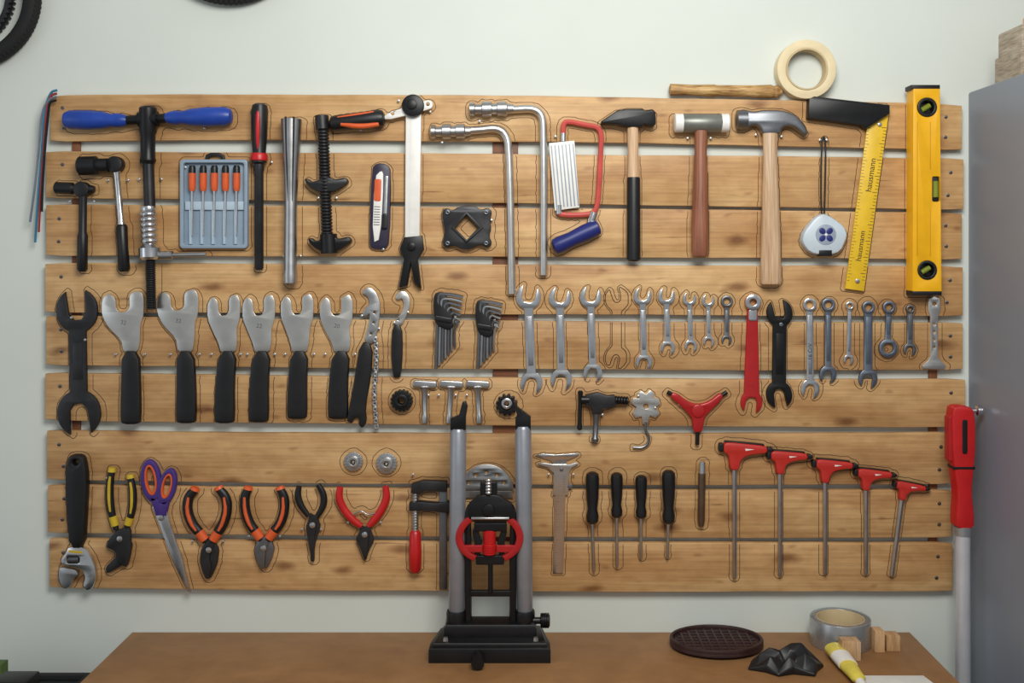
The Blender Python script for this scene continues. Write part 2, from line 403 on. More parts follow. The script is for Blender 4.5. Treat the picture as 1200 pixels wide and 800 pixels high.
t=Thing('headset_press','black threaded rod press with two winged jaws','headset press',outline=True)
t.add('threaded_rod',DST,lathe(379,138,385,290,threads(40,5.2,6.8),h=14),lathe(378,136,379,152,8,h=14))
def wing(cx,cy,s=1):
    return chaikin([(cx-26*s,cy-6),(cx-22*s,cy-9),(cx-17*s,cy-4),(cx-8*s,cy-7),(cx-6,cy-10),(cx+6,cy-10),(cx+9*s,cy-7),(cx+18*s,cy-9),(cx+22*s,cy-10),(cx+26*s,cy-4),(cx+19*s,cy+1),(cx+10*s,cy+7),(cx-9*s,cy+8),(cx-18*s,cy+3)],2)
t.add('jaw',DST,plate(wing(384,218),4,22,1.5)); t.add('jaw',BLKM,plate(wing(388,287,1),4,24,1.5),lathe(386,274,387,297,10,h=15.8)); t.done()

t=Thing('pedal_lever_clamp','long white steel lever with black pivot and orange-black grip','lever tool',outline=True)
a=t.add('grip',BLK,lathe(388,146,452,139,[(0,4),(.03,8),(.1,9),(.6,9.5),(.9,10.5),(.97,9),(1,5)],h=18),label='black grip')
t.add('grip_inlay',ORG,tube([(402,147),(425,150),(446,147)],[2.4,3.4,2.6],h=29),parent=a);t.add('grip_inlay',ORG,tube([(398,139.5),(420,136),(440,133)],[1.5,1.8,1.5],h=27),parent=a)
t.add('link_plate',WHT,plate(chaikin([(450,136),(470,128),(500,118),(507,119),(508,127),(500,130),(478,136),(452,142)],1),12,18,.8,holes=[circ(461,134,2,10),circ(502,123,2.2,10)]))
t.add('pivot',BLKM,plate(circ(485,125,13,24),1,26,1.5),plate(circ(484,124,6,16),26,29,1))
t.add('long_bar',WHT,plate([(476,134),(494,134),(492,281),(475,281)],6,14,.8),plate([(481,140),(489,140),(487,275),(480,275)],14,14.6,.3),label='white flat bar')
t.add('cutter_jaw',BLKM,plate([(474,278),(495,276),(497,292),(490,304),(494,338),(486,330),(482,306),(478,334),(468,337),(474,304),(469,292)],2,18,1.2),plate(circ(483,289,5,14),18,21,.8));t.done()

for (pts,fx0,fx1,fy,lab) in (([(552,129),(600,129),(624,127),(635,134),(637,150),(637,322)],550,602,129,'taller'),([(506,155),(560,153),(582,150),(593,157),(597,175),(600,344)],505,552,155,'shorter')):
    t=Thing('bent_pipe_wrench','L-shaped steel tube spanner with stepped socket fitting, '+lab,'socket wrench','bent steel spanners',outline=True)
    t.add('bent_rod',SATIN,tube(pts,[4.6]*6,h=12,seg=14,sm=3))
    t.add('socket',STEEL,lathe(fx0,fy,fx1,fy-1,[(0,5),(.02,8),(.12,8),(.14,6),(.28,6),(.3,9),(.5,9),(.52,6.5),(.62,6.5),(.64,8.5),(.84,8.5),(.87,6),(1,5)],h=14.8,seg=12)); t.done()

t=Thing('coping_saw','small red-framed bow saw with dark blue handle','saw',outline=True)
t.add('frame',REDF,tube([(655,246),(655,252),(686,252),(697,249),(701,236),(704,175),(705,158),(701,149),(688,147),(664,142),(660,146),(660,160)],3.1,h=9,seg=8,sm=2))
t.add('ferrule',CHR,lathe(696,249,690,266,[(0,4.6),(.5,5),(1,4)],h=11));t.add('blade_clamp',CHR,lathe(660,156,660,166,3.4,h=9));t.add('blade_clamp',CHR,lathe(655,240,655,251,3.8,h=9))
t.add('handle',NAVY,lathe(702,265,648,290,[(0,5),(.03,9),(.3,10),(.6,8.8),(.85,10),(.96,9),(1,5)],h=16))
t.add('blade',CHR,box(659,160,661,246,5,7,.2)); t.done()
t=Thing('saw_blade_pack','white ridged pack of spare saw blades','saw blades')
t.add('pack',WHT,plate([(643,168),(673,165),(679,243),(650,247)],9.2,12.5,.6))
t.add('blade_strip',GRY,*[plate(bar(646+i*4.2,171-i*.4,652.5+i*4.2,243-i*.3,.7),12.5,13.3,.2) for i in range(7)],label='thin gray blades'); t.done()

t=Thing('hammer','machinist hammer with black head and half-black wooden handle','hammer',outline=True)
t.add('head',BLKM,plate([(704,143),(722,131),(734,129),(752,129),(754,131),(764,130),(767,133),(767,147),(764,149),(754,147),(751,150),(735,150),(722,147),(704,146)],3,26,1.6))
t.add('handle',HWOOD,lathe(741,150,742,210,[(0,6.5),(.5,6.2),(1,7)],h=14,sq=.9));t.add('grip',BLK,lathe(742,208,742,306,[(0,7.2),(.03,7.8),(.9,8.2),(.98,8),(1,5.5)],h=14,sq=.9));t.done()
t=Thing('mallet','mallet with gray cylindrical head, white faces and reddish wooden handle','mallet',outline=True)
t.add('head',mat('mallet_gray',(130,132,124),.4,.5),lathe(798,145,845,145,[(0,10),(.03,11),(.97,11),(1,10)],h=18))
t.add('face',WHT,lathe(789,145,799,145,[(0,9),(.1,11),(1,11)],h=18));t.add('face',WHT,lathe(843,145,853,145,[(0,11),(.9,11),(1,9)],h=18))
t.add('handle',HBROWN,lathe(820,154,819,301,[(0,7.5),(.15,7.2),(.4,8.5),(.7,10),(.95,9.8),(.99,9),(1,7)],h=18));t.done()
t=Thing('claw_hammer','claw hammer with dark steel head and pale wooden handle','hammer',outline=True)
t.add('head',GSTEEL,plate(chaikin([(862,132),(868,129),(873,130),(882,132),(892,130),(912,130),(925,133),(937,142),(945,156),(942,161),(935,155),(925,148),(914,150),(912,159),(892,159),(889,150),(882,147),(873,152),(868,153),(862,150),(861,140)],1),6,24,3),lathe(862,141,874,141,11,h=17.5))
t.add('handle',HWOOD,lathe(901,157,902,334,[(0,9),(.12,8.2),(.3,9),(.6,11),(.85,12),(.97,12.5),(.99,11.5),(1,8)],h=16,sq=.75));t.done()

t=Thing('tape_measure','small diamond-shaped white tape measure hanging from a black cord','tape measure',outline=True)
t.add('case',LBL,plate(corner([(953,255),(962,250),(972,254),(987,265),(991,276),(983,295),(966,300),(946,296),(937,283),(940,271)],.2),0,22,3))
a=t.add('badge',mat('badge_gray',(150,160,176),.4),plate(circ(965,275,12,20),22,23,.5),label='round gray badge')
t.add('cross_mark',NAVY,*[plate(circ(965+6*math.cos(q),275+6*math.sin(q),4.2,14,ry=3.4,rot=q),23,23.6,.2) for q in (.78,2.36,3.93,5.5)],parent=a)
t.add('emblem',WHT,plate(circ(965,275,1.6,12),23.6,24.4,.2),parent=a);t.add('hook_tab',BLKM,box(957,293,972,300,8,23,.6))
t.add('cord',BLK,tube([(963,252),(962,220),(963,170),(965,157),(968,168),(967,220),(966,252)],1,h=5,sm=2));t.done()

t=Thing('carpenter_square','sliding square with black stock and yellow ruler blade','square',outline=True)
t.add('stock',BLKM,plate([(946,117),(952,114),(1040,124),(1040,134),(1012,152),(1008,148),(945,139)],0,20,1.2))
bl=[(1016,147),(1041,133),(1012,341),(990,338)]
bi=t.add('blade',YELR,plate(bl,6,9,.4))
tick=[]
for i in range(48):
    f=i/48; y=150+f*182; xr=1038.5-(y-150)*27.5/190
    ln=6 if i%5==0 else 3.4
    tick.append(plate(bar(xr,y,xr-ln,y-.5,.28),9,9.3,.05)); xl=1015.5-(y-150)*25/190
    tick.append(plate(bar(xl,y,xl+ln*.8,y+.3,.22),9,9.3,.05))
t.add('scale_marks',INK,*tick,text('hausmann',1020,205,10,9.4,-82),text('hausmann',1008,288,9,9.4,-82),parent=bi)
t.add('screw',STEEL,plate(circ(1030,146,2.6,12),9,12,.5));t.add('screw',STEEL,plate(circ(1004,329,2.6,12),9,12,.5));t.done()

t=Thing('spirit_level','yellow box spirit level with three vials and black end caps','spirit level',outline=True)
t.add('body',YEL,plate([(1064,106),(1095,106),(1097,341),(1063,341)],0,34,1,holes=[circ(1079.5,128,11,28),circ(1080,316,11,28),rect(1086,208,1094.5,237,2)]))
t.add('end_cap',BLK,box(1062,102,1095,107,0,34,.8));t.add('end_cap',BLK,box(1063,340,1097,345,0,34,.8))
for cy in (128,316):
    a=t.add('vial_housing',BLK,plate(circ(1080,cy,11.2,28),0,36,.7,holes=[circ(1080,cy,8,24)]),box(1073,cy-7,1087,cy+7,0,20,.3),label='black round vial housing')
    t.add('vial',VIAL,lathe(1075,cy+3,1085,cy-3,3.2,h=25),parent=a)
a=t.add('vial_housing',BLK,box(1085.5,207,1095,238,0,30,.5),label='black rectangular vial housing');t.add('vial',VIAL,lathe(1090.5,213,1090.5,232,3.2,h=30),parent=a)
t.add('groove',mat('yellow_dark',(205,146,10),.45,0,.05),box(1068,145,1069,300,34,34.4,.2),box(1083,145,1084,200,34,34.4,.2),box(1083,245,1084,300,34,34.4,.2));t.done()

# row 1.5
t=Thing('socket_wrench','short black T-handle socket wrench','socket wrench',outline=True)
t.add('head',BLK,lathe(66,220,112,222,[(0,5),(.03,7),(.45,7),(.5,5),(.9,5),(1,4)],h=12),plate(circ(98,222,9,20),3,20,1));t.add('shaft',BLK,lathe(99,226,98,318,[(0,5),(.1,4.6),(.5,4.6),(.55,6),(.97,6),(1,4)],h=12));t.done()
t=Thing('ratchet','ratchet wrench with black head, chrome neck and black grip','ratchet',outline=True)
t.add('head',BLK,lathe(95,195,130,194,[(0,9),(.05,11),(.6,11),(.65,8),(1,8)],h=18),plate(circ(137,193,9.5,20),4,22,1.2))
t.add('neck',CHR,lathe(138,200,144,266,[(0,4.5),(.1,3.6),(.9,3.8),(1,5)],h=12));t.add('grip',BLK,lathe(144,263,147,318,[(0,5),(.05,6.6),(.5,6),(.95,7),(1,5)],h=12));t.done()
t=Thing('screwdriver_case','gray-blue plastic case holding precision screwdrivers','tool case',outline=True)
t.add('tray',mat('case_blue_gray',(142,160,176),.35,0,.06),box(212,187,291,291,0,3,1,r=4),plate(rect(212,187,291,291,4),3,13,1,holes=[rect(216,191,287,287,3)]))
t.add('divider',mat('case_blue_pale',(178,196,210),.35,0,.06),*[box(222+i*13.2,246,225+i*13.2,286,3,9,.5) for i in range(5)],box(217,236,286,246,3,8,.8))
t.add('latch',BLK,plate(chaikin([(240,188),(242,179),(262,179),(264,188),(260,188),(258,183),(246,183),(244,188)],1),2,8,.6));t.done()
for i in range(5):
    x=226+i*13
    q=Thing('precision_screwdriver','tiny precision screwdriver with orange cap and black handle in case','screwdriver','precision screwdrivers in the case')
    q.add('handle',BLK,lathe(x,194,x,207,[(0,3),(.2,4),(1,4)],h=10));q.add('cap',ORG,lathe(x,203,x,224,[(0,4.3),(.8,4.1),(1,3)],h=10),label='orange collar');q.add('blade',CHR,lathe(x,223,x,276,[(0,1.8),(.3,1.6),(1,1)],h=10));q.done()
t=Thing('utility_knife','dark snap-off utility knife with white and orange label and steel slider','utility knife',outline=True)
c=(446,241)
t.add('body',KNIFE,plate(rot(chaikin([(434,198),(440,191),(452,192),(457,200),(458,284),(453,292),(438,292),(434,286)],1),c,2),0,9,1.4))
t.add('label_face',WHT,plate(rot(chaikin([(438,208),(446,199),(449,206),(448,280),(438,285)],1),c,2),9,11.5,.8));
t.add('label_band',ORG,plate(rot(rect(438.5,210,446.5,236,2),c,2),11.5,12.4,.4));t.add('blade_slider',STEEL,plate(rot(rect(450,206,454,262,1.5),c,2),9,11,.4));t.add('slider_button',BLK,plate(rot(rect(448.5,250,455.5,268,2),c,2),11,15,.8))
t.add('scale_marks',INK,*[plate(rot(rect(439,242+i*3,446,242.8+i*3),c,2),11.5,11.9,.1) for i in range(8)]);t.done()
t=Thing('bearing_plate_tool','dark cast square plate tool with diamond opening','plate tool',outline=True)
o=[(518,247),(524,243),(530,247),(538,242),(556,241),(564,246),(572,243),(577,248),(574,258),(576,268),(573,276),(577,285),(572,291),(562,286),(552,292),(541,292),(532,287),(524,291),(518,286),(522,274),(520,262)]
dm=[(547,252),(562,267),(547,281),(533,267)]
t.add('plate',DST,plate(chaikin(o,1),0,14,1.2,holes=[dm]),plate([(547,248),(566,267),(547,285),(529,267)],14,17,.8,holes=[dm]))
for x,y in ((525,249),(570,249),(525,285),(570,285)): t.add('lug_bolt',GSTEEL,plate(circ(x,y,2.6,12),14,17,.6,holes=[circ(x,y,1,8)]))
t.done()

# ------------------------------------------------ ROW 2
wrench('cone_wrench','large dark gray double open-ended cone wrench',(90,366),(92,482),24,25,10,10,t1=4,t2=4,m=DST,slot=.42,th=7)
HEADW=[(119,168,343,153,153,497,'32'),(184,232,341,217,218,496,'32'),(243,281,347,267,263,496,''),(284,322,347,307,303,495,'22'),(329,367,346,351,348,491,''),(375,413,347,400,396,491,'20')]
for x0,x1,y,hc,hb,yb,s in HEADW:
    w=x1-x0;t=Thing('headset_wrench','flat steel headset wrench with black dipped handle'+(', stamped '+s if s else ''),'wrench','black-handled headset wrenches',outline=True)
    o=[(x0,y+10),(x0+3,y+4),(x0+w*.17,y+1),(x0+w*.28,y+4),(x0+w*.33,y+9),(x0+w*.34,y+18),(x0+w*.42,y+23),(x0+w*.59,y+22),(x0+w*.67,y+17),(x0+w*.66,y+6),(x0+w*.69,y+1),(x1-w*.17,y-2),(x1-3,y-1),(x1,y+5),(x1+.5,y+14),(x1,y+26),(x1-4,y+38),(hc+11,y+54),(hc+8.5,413),(hc-8.5,413),(hc-11,y+55),(x0+w*.15,y+40),(x0,y+26)]
    t.add('head',SATIN,plate(corner(o,.2),1.5,6,.5))
    t.add('handle',BLK,plate(chaikin([(hc-10,411),(hc+10,411),(hb+11.5,450),(hb+12,yb-4),(hb+9,yb),(hb-9,yb),(hb-12,yb-4),(hb-11,450)],1),0,10,2.6))
    if s: t.add('stamp',GSTEEL,text(s,x0+w*.52,y+35,7,6.15,8))
    t.done()
t=Thing('chain_whip','chain whip with black handle, notched steel hook and hanging chain','chain whip',outline=True)
t.add('hook',STEEL,plate(chaikin([(426,338),(434,336),(442,344),(446,358),(444,380),(439,403),(426,402),(432,380),(434,366),(428,372),(424,368),(428,360),(434,356),(430,346),(425,345)],1),1.5,6,.7,holes=[circ(439,366,1.5,8),circ(438,378,1.5,8),circ(435,391,1.5,8)]))
t.add('handle',BLK,plate(chaikin([(422,400),(437,403),(435,440),(428,478),(430,494),(425,502),(420,498),(421,489),(415,490),(412,497),(406,492),(409,480),(416,440)],1),0,9,1.8))
ch=[]
for i in range(16):
    y=398+i*6.8;x=440+math.sin(i*.5)*1.2
    ch.append(plate(circ(x,y,3 if i%2 else 2.6,12,ry=4.4),2 if i%2 else 3.5,6.5 if i%2 else 8,.5,holes=[circ(x,y,1,8)]))
t.add('chain',STEEL,*ch,kind='stuff');t.done()
t=Thing('hook_spanner','hook spanner with steel hook and black dipped handle','wrench',outline=True)
t.add('hook',SATIN,plate(chaikin([(466,342),(473,340),(480,347),(481,358),(476,370),(471,382),(461,381),(464,374),(471,366),(474,357),(471,349),(468,352),(463,350)],1),1.5,6,.7,holes=[circ(467,374,1.4,8)]))
t.add('handle',BLK,plate(chaikin([(460,379),(471,381),(472,410),(470,441),(465,443),(460,441),(458,410)],1),0,8.5,1.8));t.done()
def hexset(x,y,n,dx,lab,yb,w):
    t=Thing('hex_key_set','bundle of steel hex keys in a black holder, '+lab,'hex keys','hex key sets',outline=True)
    t.add('holder',BLK,plate(corner([(x,y+3),(x+8,y),(x+14,y+4),(x+w-4,y+28),(x+w-3,y+42),(x+w-9,y+46),(x+2,y+40),(x-1,y+20)],.2),0,15,1.6),plate(rot(rect(x+1,y+30,x+w-5,y+36,1.5),(x+w/2,y+33),10),15,18,.8))
    for i in range(n):
        r=2.1-i*.11;top=y+3+i*5.2
        px=x+5+i*dx*.7; bx=x+2+i*dx*.86
        t.add('hex_key',STEEL if i%2 else GSTEEL,tube([(x+w+8-i*.8,top+4,14),(x+w-3,top+1,14),(px+2+i,top,13.5),(px+i*.4,top+4,12.5),(px*.55+bx*.45,y+48,10),(bx,yb-i*4.2,5)],r,seg=6,sm=1))
    t.done()
hexset(509,341,7,4.3,'larger set',432,26);hexset(558,350,6,4.3,'smaller set',432,23)
G3='silver wrenches on the board'
for (tp,bt,r1,r2,w,k1,k2,m,lab) in [
 ((619,349),(623,448),14.5,13,5.5,'open','open',CHR,'largest chrome double open-ended wrench'),
 ((656,350),(658,444),13,12.5,4.8,'open','open',CHR,'large chrome double open-ended wrench'),
 ((692,349),(695,436),12.5,11,4.4,'open','open',CHR,'medium chrome double open-ended wrench'),
 ((753,348),(755,424),10.5,9.5,3.8,'open','open',CHR,'chrome double open-ended wrench'),
 ((781,348),(783,407),10,8.5,3.6,'open','open',CHR,'short chrome double open-ended wrench'),
 ((808,351),(810,405),8,7.5,3,'open','open',CHR,'small chrome double open-ended wrench'),
 ((830,353),(831,400),7.5,6.5,2.8,'open','open',CHR,'very small chrome double open-ended wrench'),
 ((852,353),(852,398),7,6,3,'ring','open',GSTEEL,'smallest slim gray combination wrench')]:
    wrench('combination_wrench' if k1=='ring' else 'open_end_wrench',lab,tp,bt,r1,r2,w,w,k1,k2,t1=-14,t2=-14,m=m,slot=.5,group=G3,th=5)
ghost=wrench('g','',(724,352),(723,419),12,11,4.4,4.4,t1=14,t2=-14,only=True)[1]
t=Thing('ratchet_spanner','red-coated spanner with chrome ring end and open jaw','wrench',outline=True)
o,gs=wrench('x','',(882,354),(881,470),9,12.5,6,9,'ring','open',t2=-8,m=RED,only=True,panel=False,th=7)
t.add('jaw_body',REDP,*gs);t.add('ring',CHR,plate(circ(882,354,9.5,24),9.6,12,1,holes=[circ(882,354,4,12)]),plate(rect(877,362,887,376,3),7,9,.6));t.done()
t=Thing('adjustable_pipe_spanner','black alligator-jaw open spanner','wrench',outline=True)
o,gs=wrench('x','',(914,368),(913,461),15,15,8,8,t1=12,t2=10,only=True,th=8,slot=.4)
t.add('spanner',BLKM,*gs);t.add('rivet',GSTEEL,plate(circ(915,380,2.6,14),8.8,10,.6));t.done()
for (tp,bt,r1,r2,w,k2,m,lab,st) in [
 ((949,357),(950,455),8,11,4.2,'open',CHR,'long chrome combination wrench with stamped shank','16 CrV'),
 ((971,357),(971,438),8,10,3.8,'open',BSTEEL,'medium blue-gray steel combination wrench',None),
 ((996,358),(995,421),5,6,2.6,'open',CHR,'slim chrome combination wrench',None),
 ((1018,360),(1018,443),7.5,11,5,'open',BSTEEL,'dark gray combination wrench with wide jaw',None),
 ((1042,360),(1041,408),7.5,11,3.6,'ring',BSTEEL,'short gray double ring wrench',None),
 ((1067,362),(1067,409),5,7.5,3.6,'open',GSTEEL,'short gray flat wrench',None)]:
    wrench('combination_wrench',lab,tp,bt,r1,r2,w,w,'ring',k2,t2=-12,m=m,slot=.45,group=G3,th=5,stamp=st)
t=Thing('chain_checker','flat steel chain wear gauge with notched foot','chain gauge',outline=True)
t.add('gauge',SATIN,plate([(1089,350),(1095,347),(1102,350),(1103,362),(1100,372),(1100,418),(1104,424),(1109,428),(1108,433),(1082,432),(1081,428),(1088,423),(1091,417),(1091,372),(1088,362)],0,3.5,.5,holes=[circ(1096,356,2.4,10)]+[circ(1095.5,380+i*9,1.6,8) for i in range(4)]));t.done()
# ------------------------------------------------ ROW 3
def gear(cx,cy,r1,r2,n):
    o=[]
    for i in range(n):
        for f,r in ((0,r1),(.25,r2),(.55,r2),(.8,r1)):
            a=2*math.pi*(i+f)/n;o.append((cx+r*math.cos(a),cy+r*math.sin(a)))
    return o
t=Thing('lockring_socket','round black splined lockring socket','socket',outline=True)
t.add('socket',BLKM,plate(gear(471,469,11.5,13,16),0,14,.6,holes=[circ(471,469,4,12)]),plate(circ(471,469,8,20),14,18,.8,holes=[circ(471,469,4,12)]));t.done()
t=Thing('freewheel_socket','black splined freewheel socket with chrome centre','socket',outline=True)
t.add('body',BLKM,plate(gear(594,474,10.5,13,12),0,12,.6,holes=[circ(594,474,6,12)]));t.add('insert',CHR,plate(circ(594,472,6.5,16),0,18,.8,holes=[circ(594,472,3,8)]));t.done()
for x,xs in ((498,498),(529,526),(560,562)):
    t=Thing('t_handle_wrench','small steel T-handle spoke wrench','T-handle wrench','small steel T-handle wrenches',outline=True)
    t.add('crossbar',STEEL,plate(chaikin(rot(rect(x-14,446,x+14,454,3),(x,450),3),1),1,10,1));t.add('shaft',STEEL,lathe(x,453,xs,495,[(0,5),(.15,3.4),(.75,3),(.8,4),(1,3.6)],h=7));t.done()
t=Thing('chain_tool','dark steel chain breaker with threaded handle','chain tool',outline=True)
t.add('body',DST,plate([(686,462),(700,459),(712,463),(720,462),(722,474),(712,478),(706,477),(704,484),(694,484),(692,476),(686,474)],2,18,1))
t.add('screw_handle',BLKM,lathe(720,468,736,469,threads(5,4.2,5.2),h=12));t.add('tee_handle',BLKM,lathe(680,457,679,503,[(0,2),(.03,3.2),(.2,2.4),(.8,2.4),(.97,3.2),(1,2)],h=12),lathe(681,468,690,468,5,h=12))
t.add('lower_leg',GSTEEL,lathe(699,483,697,517,[(0,4.5),(.3,3.2),(.85,3.2),(.9,4.5),(1,4)],h=9));t.done()
t=Thing('spoke_key','silver multi-notch spoke key','spoke key',outline=True)
t.add('key',SATIN,plate([(752,458),(757,462),(762,457),(767,461),(766,466),(772,467),(774,474),(768,477),(773,484),(768,490),(762,487),(759,497),(753,497),(752,488),(745,490),(741,484),(746,477),(740,473),(742,466),(749,467),(747,461)],0,5,.6,holes=[circ(757,476,3,12)]))
t.add('wire_hook',GSTEEL,tube([(757,494),(756,505),(761,511),(760,520),(752,525),(742,524)],1.7,h=4,seg=8));t.done()
t=Thing('three_way_hex_wrench','red three-armed Y hex wrench with solid hub and black bits','hex wrench',outline=True)
t.add('hub',REDP,plate(corner([(787,460),(794,461),(806,470),(814,473),(822,473),(831,470),(844,460),(848,464),(840,474),(829,484),(825,490),(823,506),(812,506),(811,490),(806,484),(797,475),(785,465)],.2),0,11,1.8),plate(circ(817.5,481,8,20),0,14,1.6))
t.add('bit',BLKM,lathe(817.5,504,817,521,2.4,h=6));t.add('bit',BLKM,lathe(791,464,782,459,2.4,h=6));t.add('bit',BLKM,lathe(843,465,852,459,2.4,h=6));t.done()
for x,y,r,lb in ((414,541,11.5,'narrow collar'),(453,543,12.5,'wide collar')):
    t=Thing('crank_cap_tool','round steel crank cap with '+lb,'socket','round steel caps',outline=True)
    t.add('cap',STEEL,plate(gear(x,y,r-.8,r,20),0,6,.5,holes=[circ(x,y,3,12)]),plate(circ(x,y,r*.62,20),6,12,.8,holes=[circ(x,y,3,12)]));t.done()
# ------------------------------------------------ ROW 4
t=Thing('adjustable_wrench','adjustable wrench with thick black handle and offset chrome jaw','wrench',outline=True)
t.add('handle',BLK,plate(chaikin([(79,538),(84,532),(97,532),(101,538),(104,560),(102,600),(100,642),(82,642),(79,600),(77,560)],1),0,14,4,holes=[circ(90,541,2.6,12)]))
t.add('head',CHR,plate(corner([(81,640),(100,640),(107,650),(113,664),(114,677),(109,689),(102,691),(98,685),(101,676),(98,667),(90,664),(74,661),(72,655),(78,648)],.2),1,11,1.2,holes=[rect(80,651,94,659,2)]))
t.add('moving_jaw',STEEL,plate(corner([(71,663),(90,667),(93,673),(87,677),(84,686),(77,690),(71,683),(69,672)],.2),2,10,1))
t.add('knurl',GSTEEL,lathe(81,655,93,655,threads(6,3.0,3.9),h=8));t.add('size_mark',YPL,plate(rot(rect(82,644,98,647),(90,646),5),11,11.5,.2));t.done()
def pliers(name,lab,hl,hr,piv,jaw,g1,g2,mj,rg=5,cat='pliers',teeth=True):
    t=Thing(name,lab,cat,outline=True)
    px,py=piv
    for hnd in (hl,hr):
        n=len(hnd); rr=[rg*.78]+[rg]*(n-2)+[rg*.7]
        a=t.add('handle',g1,tube(hnd,rr,h=9,seg=12,sq=.85,sm=2))
        if g2:
            q=chaikin([tuple(p)+(9+rg*1.0,) for p in hnd],2,False); m=len(q)
            q=q[int(m*.22):int(m*.72)]
            t.add('grip_inlay',g2,tube([q[0],q[len(q)//3],q[2*len(q)//3],q[-1]],[rg*.28,rg*.42,rg*.42,rg*.28],seg=8,sm=1),parent=a)
            q=chaikin([tuple(p) for p in hnd],2,False);q=q[int(m*.74):int(m*.92)]
            t.add('grip_collar',g2,tube([q[0],q[-1]],[rg*1.02,rg*.92],h=9,seg=12,sq=.88,sm=0),parent=a)
            t.add('grip_tip',g2,tube([(hnd[0][0],hnd[0][1]-1.5),(hnd[0][0]*.85+hnd[1][0]*.15,hnd[0][1]*.85+hnd[1][1]*.15)],[rg*.84,rg*.98],h=9,seg=12,sq=.9,sm=0),parent=a)
    t.add('jaw',mj,plate(corner(jaw[0],.15),3,10,1));t.add('jaw',mj,plate(corner(jaw[1],.15),6,13,1))
    t.add('pivot',STEEL,plate(circ(px,py,3.6,14),10,15,.8),plate(circ(px,py,1.5,8),15,15.8,.3));return t
j=([(238,626),(250,632),(257,643),(255,660),(248,676),(244,678),(242,664),(244,650)],[(258,626),(246,630),(237,641),(235,655),(238,668),(242,677),(246,677),(249,664),(246,650)])
pliers('pliers','combination pliers with black and orange grips',[(230,572),(221,582),(220,598),(226,614),(235,624),(242,634)],[(256,571),(266,582),(267,598),(262,614),(255,624),(249,634)],(246,643),j,BLK,ORG,DST,6).done()
j=([(302,624),(318,632),(322,642),(319,654),(313,666),(309,664),(308,645)],[(319,624),(304,630),(299,642),(301,654),(307,666),(311,664),(312,645)])
pliers('pliers','wide-opening pliers with black and orange grips',[(292,571),(287,582),(288,598),(293,613),(300,622),(307,632)],[(328,571),(334,582),(334,598),(329,613),(321,622),(314,632)],(310,641),j,BLK,ORG,GSTEEL,5.8).done()
j=([(362,600),(372,606),(376,616),(370,634),(367,657),(364,657),(364,630)],[(374,600),(363,606),(359,616),(362,634),(366,657),(369,657),(369,630)])
pliers('needle_nose_pliers','slim needle-nose pliers with black grips',[(351,569),(349,580),(353,592),(362,604)],[(373,567),(380,578),(380,592),(371,606)],(367,614),j,BLK,None,DST,4).done()
j=([(420,614),(434,620),(439,632),(432,646),(429,657),(427,645),(424,630)],[(436,614),(424,618),(417,630),(424,645),(428,657),(431,645),(433,628)])
t=pliers('circlip_pliers','spring-loaded pliers with long curved red grips',[(399,570),(397,583),(404,598),(415,610),(424,616)],[(452,569),(454,583),(447,598),(438,610),(432,616)],(428,625),j,RED,None,DST,4.6)
t.add('spring',STEEL,tube([(412,603),(424,597),(430,603),(442,600)],1,h=9));t.done()
j=([(134,618),(150,626),(156,640),(146,660),(126,672),(124,664),(138,650)],[(154,616),(138,620),(128,632),(126,640),(136,645),(140,658),(150,664),(155,645)])
t=pliers('cable_cutter','cable cutter with yellow and black grips',[(132,549),(129,570),(130,595),(137,620)],[(153,557),(157,575),(156,598),(149,618)],(142,630),j,BLK,YPL,DST,4.8,cat='cutter');t.done()
t=Thing('scissors','scissors with purple and orange loop handles and steel blades','scissors',outline=True)
e1=circ(177,563,12,28,ry=25,rot=-.12);e1i=circ(177,562,6,24,ry=17,rot=-.12);e2=circ(196,570,10.5,28,ry=22,rot=.22);e2i=circ(196,569,5,24,ry=14,rot=.22)
t.add('blade',CHR,plate([(178,594),(188,592),(196,610),(212,650),(223,694),(219,693),(203,660)],1,4,.5),plate([(190,612),(193,611),(207,648),(216,680),(203,652)],4,4.6,.3));t.add('blade',STEEL,plate([(184,592),(194,590),(199,612),(214,655),(222,693),(206,655),(190,615)],4.7,7,.5))
a=t.add('handle',PURP,plate(e1,0,9,1.6,holes=[e1i]),plate([(176,582),(186,584),(192,602),(183,604)],1,9,1));t.add('loop_lining',ORG,plate(circ(177,562,7,24,ry=18,rot=-.12),2,10,.6,holes=[circ(177,562,4.8,24,ry=15.5,rot=-.12)]),parent=a)
a=t.add('handle',PURP,plate(e2,1,10,1.6,holes=[e2i]),plate([(188,588),(199,586),(195,604),(186,603)],1,10,1));t.add('loop_lining',ORG,plate(circ(196,569,6,24,ry=15,rot=.22),2,11,.6,holes=[circ(196,569,4,24,ry=12.5,rot=.22)]),parent=a)
t.add('pivot',STEEL,plate(circ(189,606,3.4,14),7,11,.7));t.done()
t=Thing('bar_clamp','bar clamp with steel rail and red handle','clamp',outline=True)
t.add('rail',GSTEEL,box(515,563,524,690,2,10,.8));t.add('jaw',DST,plate([(483,566),(496,562),(524,563),(524,575),(498,574),(492,578),(482,576)],1,16,1.2));t.add('arm',DST,plate([(480,588),(492,586),(512,588),(527,586),(527,600),(512,598),(492,597),(480,597)],1,17,1.2))
t.add('spindle',STEEL,lathe(487,577,487,622,threads(14,3,4),h=10));t.add('handle',RED,lathe(487,620,487,669,[(0,4),(.06,6.5),(.5,7.5),(.93,7),(1,4.5)],h=12.5));t.done()
t=Thing('vernier_caliper','slim flat steel vernier caliper with pointed jaws and engraved scale','caliper',outline=True)
t.add('beam',CHR,plate([(627,534),(636,531.5),(650,533),(666,532),(677,531),(679,533),(671,537),(664,540),(660,672),(648,672),(650.5,546),(645,540),(636,537)],1,4,.4))
